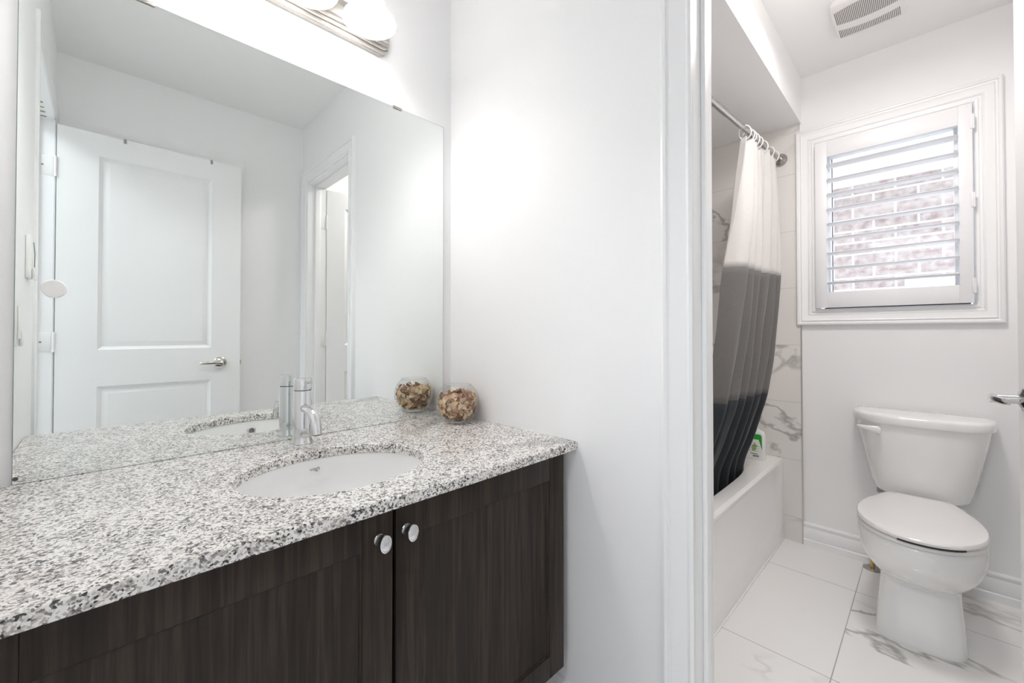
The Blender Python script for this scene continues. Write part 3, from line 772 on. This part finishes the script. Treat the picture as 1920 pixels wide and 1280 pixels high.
def curt(u, z):
    L, Rr = sm_tab(LX, z), sm_tab(RX, z)
    ph = 2*math.pi*(NF*u + .16*math.sin(5.3*u+1+.5*z) + .10*math.sin(12*u+2.1*z)) + .6*math.sin(2.2*z)
    x = L+(Rr-L)*u + .012*math.sin(ph+1.3)
    A = sm_tab(AM, z)*(.75+.5*abs(math.sin(3.1*u+2)))
    y = rodY(x) + sm_tab(PL, z, .05) + A*math.sin(ph) + .005*pnoise(Vector((u*9, z*4, 0))) + .006*math.sin(2.3*ph+3*z)
    return (x, y, z)
def band(z_top, z_bot, name, mat, top=False):
    s = MB(); U, V = 168, max(8, int((z_top-z_bot)/.03))
    rows = []
    for j_ in range(V+1):
        row = []
        for i in range(U+1):
            u = i/U
            zt = z_top - (.016*(1-abs(math.cos(math.pi*6*u)))+.006*math.sin(17*u) if top else 0)
            row.append(curt(u, zt+(z_bot-zt)*j_/V))
        rows.append(row)
    s.loft(rows, False, False, closed=False)
    o = s.build(name, mat, cur, 80)
    md = o.modifiers.new('thickness', 'SOLIDIFY'); md.thickness = .0018; md.offset = 0
    return o
wb = band(2.006, 1.392, 'white_band', M['cl_white'], True); tag(wb, 'white upper band of the curtain')
gb_ = band(1.394, .812, 'grey_band', M['cl_grey']); tag(gb_, 'grey middle band of the curtain')
bb_ = band(.814, .26, 'black_band', M['cl_black']); tag(bb_, 'black lower band of the curtain')
# raised seam down the cloth
s = MB(); sp_ = [Vector(curt(.36, 2.0-.03*i))+Vector((0, -.003, 0)) for i in range(20)]; s.tube(sp_, .0035, 8); s.build('seam', M['cl_white'], cur)
for i, x in enumerate((2.105, 2.150, 2.175, 2.215, 2.26, 2.33, 2.425, 2.50)):
    s = MB(); yy = rodY(x); tl = (-.25, .2, .1, -.1, .2, -.15, .2, .1)[i]
    pts = []
    for k in range(28):
        t_ = 2*math.pi*k/28
        pts.append((x + .027*math.cos(t_)*tl, yy + .0255*math.sin(t_), RZ-.0145 + .030*math.cos(t_)))
    s.tube(pts, .0026, 8, closed=True)
    tag(s.build('ring', M['plastic'], cur, merge=True), 'white plastic hanging ring')

# bottle on the tub corner
bo = thing('shampoo_bottle', 'white bottle with a green label on the corner of the tub', 'bottle', (2.493, .662, TZ))
def bsec(k, z, ax=.0235, ay=.046): return [(x, y, z) for x, y, _ in superell(2.493, .662, ax*k, ay*k, 5, 40)]
s = MB(); s.loft([bsec(.94, TZ+.0006), bsec(1, TZ+.004), bsec(1, TZ+.118), bsec(.97, TZ+.133), bsec(.88, TZ+.145), bsec(.72, TZ+.152), bsec(.45, TZ+.157), bsec(.42, TZ+.160)])
s.build('body', M['plastic'], bo)
s = MB(); s.lathe([(.0150, TZ+.160), (.0155, TZ+.185), (.0135, TZ+.196), (.002, TZ+.197)], (2.493, .662, 0), 'Z', 28); s.build('cap', M['plastic'], bo)
xf_ = 2.493-.0235-.0006
s = MB()
def poly(pts, mat): s.bm.faces.new([s.bm.verts.new((xf_, y, TZ+z)) for y, z in pts]).material_index = mat
poly([(.626, .128), (.632, .136), (.70, .136), (.70, .108), (.640, .108), (.624, .055)], 0)
for k, (a_, z0, z1) in enumerate(((.636, .072, .074), (.64, .058, .060), (.642, .045, .047))): poly([(a_, z0), (a_, z1), (.69, z1), (.69, z0)], 1)
poly([(.655, .05), (.648, .075), (.66, .092), (.675, .07), (.67, .045)], 1)
for k in range(5): poly([(.640+k*.006, .016), (.640+k*.006, .026), (.644+k*.006, .026), (.644+k*.006, .016)], 2)
poly([(.645, .031), (.645, .034), (.68, .034), (.68, .031)], 2)
s.build('label', [M['green'], M['palegreen'], M['ink']], bo, recalc=False)

# toilet
tc_ = .0355
toi = thing('toilet', 'white two piece toilet under the window', 'toilet', (2.3, tc_, 0))
def tout(xf, xm, xb, W, wb, nf, z, ex=1.7, n=30, m=10):
    """plan outline, front (small X) ellipse-like, tapering to a straight back edge"""
    pts = []
    side = []
    for i in range(m): 
        x = xb + (xm-xb)*i/m; k = (x-xm)/(xb-xm); side.append((x, wb+(W-wb)*(1-k**ex)))
    for i in range(n+1):
        t_ = math.pi/2*i/n; side.append((xm-(xm-xf)*math.sin(t_)**(2/nf), W*max(math.cos(t_), 0)**(2/nf)))
    up = [(x, tc_+y, z) for x, y in side]
    dn = [(x, tc_-y, z) for x, y in reversed(side[:-1])]
    return up+dn
s = MB()
B = [(0, 2.034, 2.22, 2.52, .121, .110, 5), (.006, 2.034, 2.22, 2.52, .121, .110, 5), (.05, 2.055, 2.22, 2.52, .1175, .105, 5), (.10, 2.079, 2.23, 2.51, .1135, .10, 5),
     (.145, 2.099, 2.24, 2.50, .1105, .098, 4.5), (.175, 2.106, 2.25, 2.50, .110, .10, 4), (.195, 2.090, 2.24, 2.50, .115, .10, 3.2), (.215, 2.045, 2.20, 2.50, .127, .10, 2.7),
     (.24, 2.003, 2.18, 2.51, .142, .10, 2.4), (.27, 1.968, 2.16, 2.55, .157, .10, 2.25), (.305, 1.940, 2.15, 2.60, .167, .105, 2.2), (.34, 1.921, 2.15, 2.60, .171, .11, 2.15),
     (.368, 1.914, 2.15, 2.60, .1715, .11, 2.15), (.384, 1.917, 2.15, 2.598, .170, .108, 2.15), (.390, 1.925, 2.15, 2.59, .165, .10, 2.15)]
s.loft([tout(xf, xm, xb, W, wb, nf, z) for z, xf, xm, xb, W, wb, nf in B]); s.build('bowl', M['porcelain'], toi, 50)
s = MB()
s.loft([tout(1.916, 2.13, 2.40, .166, .088, 2.1, .3915), tout(1.907, 2.13, 2.405, .172, .094, 2.1, .394), tout(1.907, 2.13, 2.405, .172, .094, 2.1, .4035), tout(1.914, 2.13, 2.40, .168, .09, 2.1, .4075)]); s.build('seat', M['seat'], toi, 40)
s = MB()
s.loft([tout(1.908, 2.13, 2.402, .168, .092, 2.1, .4105), tout(1.900, 2.13, 2.405, .1725, .095, 2.1, .413), tout(1.900, 2.13, 2.405, .1725, .095, 2.1, .421), tout(1.905, 2.13, 2.402, .169, .092, 2.1, .4265), tout(1.925, 2.13, 2.395, .155, .085, 2.1, .4300), tout(1.98, 2.14, 2.37, .11, .06, 2.1, .4325)]); s.build('lid', M['seat'], toi, 40)
for yy in (-.055, .055):
    s = MB(); s.tube([(2.408, tc_+yy-.018, .408), (2.408, tc_+yy+.018, .408)], .012, 14); s.build('seat_hinge', M['seat'], toi)
s = MB(); ol = tout(1.8995, 2.13, 2.402, .1715, .092, 2.1, .4105)
fr = [p for p in ol if p[0] < 1.97 and p[1] < .085]
fr.sort(key=lambda p: -p[1]); fr = [p for p in fr if p[1] > -.075]
s.tube(fr, .0030, 8); s.build('finger_gap_shade', M['dark'], toi)  # black tube stands in for the shade in the gap under the lid
def dsec(hy, xf, xb, n, z, seg=48):
    pts = []
    for i in range(seg+1):
        t_ = math.pi*i/seg; c, q = math.cos(t_), math.sin(t_)
        pts.append((xb-(xb-xf)*abs(q)**(2/n), tc_+hy*math.copysign(abs(c)**(2/n), c), z))
    return pts
s = MB()
s.loft([dsec(.120, 2.47, 2.60, 3.2, .398), dsec(.145, 2.445, 2.606, 3.2, .402), dsec(.154, 2.436, 2.608, 3.2, .412), dsec(.163, 2.430, 2.609, 3.3, .45), dsec(.186, 2.412, 2.61, 3.4, .56), dsec(.205, 2.402, 2.61, 3.4, .66), dsec(.2115, 2.400, 2.61, 3.4, .712)])
tk = s.build('tank', M['porcelain'], toi, 50)
s = MB()
s.loft([dsec(.214, 2.398, 2.612, 3.4, .7115), dsec(.223, 2.388, 2.612, 3.4, .7125), dsec(.2245, 2.386, 2.612, 3.4, .720), dsec(.2245, 2.386, 2.612, 3.4, .738), dsec(.2215, 2.389, 2.611, 3.4, .7455), dsec(.214, 2.396, 2.608, 3.4, .7495), dsec(.19, 2.42, 2.60, 3.3, .7515)])
s.build('tank_lid', M['porcelain'], toi, 40)
s = MB(); P = Vector((2.404, tc_+.128, .682)); rings = []
for i in range(13):
    t_ = i/12; p = P + Vector((-.014-.004*math.sin(t_*3), .082*t_-.012, .011*t_)); r_ = (.0175*(1-t_)+.0045*t_)*(1 if 0 < i < 12 else .55)
    rings.append([p+Vector((.45*r_*math.cos(2*math.pi*k/18), 0, r_*math.sin(2*math.pi*k/18))) for k in range(18)])
s.loft(rings); s.lathe([(.010, 0), (.010, -.012)], P, 'X', 16); s.build('flush_lever', M['seat'], tk)
# supply pipe
sup = thing('supply_pipe', 'brass supply pipe with a chrome floor flange behind the toilet', 'pipe', (2.575, .198, 0))
s = MB(); s.lathe([(.036, 0.0003), (.036, .002), (.030, .006), (.012, .009)], (2.575, .198, 0), 'Z', 32); s.build('flange', M['steel'], sup)
s = MB(); s.tube([(2.575, .198, .005), (2.575, .198, .16)], .009, 16); s.build('pipe', M['brass'], sup)
s = MB(); s.tube([(2.575, .198, .15), (2.575, .198, .20)], .013, 16); s.tube([(2.575, .198, .19), (2.565, .185, .27), (2.55, .165, .36), (2.545, .160, .385)], .006, 12); s.build('valve', M['nickel'], sup)
s = MB(); s.lathe([(.018, .374), (.018, .3975)], (2.545, .160, 0), 'Z', 12); s.build('nut', M['hookgrey'], sup)

# ceiling fan grille
vx0, vx1, vy0, vy1 = 2.105, 2.380, .053, .284
vt = thing('exhaust_fan', 'white slotted exhaust fan cover on the toilet room ceiling', 'fan', ((vx0+vx1)/2, (vy0+vy1)/2, ZCEIL-.015))
cxv, cyv = (vx0+vx1)/2, (vy0+vy1)/2
s = MB(); s.loft([[(x, y, z) for x, y, _ in superell(cxv, cyv, (vx1-vx0)/2*k, (vy1-vy0)/2*k, 9, 64)] for k, z in ((1, ZCEIL-.0003), (1.0, ZCEIL-.011), (.985, ZCEIL-.0165), (.95, ZCEIL-.0195), (.80, ZCEIL-.0205))])
s.build('cover', M['vent'], vt, 40)
s = MB(); n_ = 36
for i in range(n_):
    y = .0760 + (.2700-.0760)*i/(n_-1); k = (y-.173)/.097
    s.box(2.140+.02*k*k, 2.250+.014*(1-k*k), y-.0013, y+.0013, ZCEIL-.0209, ZCEIL-.0180)
    s.box(2.296+.018*(1-k*k), 2.358+.003*(1-k*k), y-.0013, y+.0013, ZCEIL-.0207, ZCEIL-.0180)
s.build('grille', M['slot'], vt)
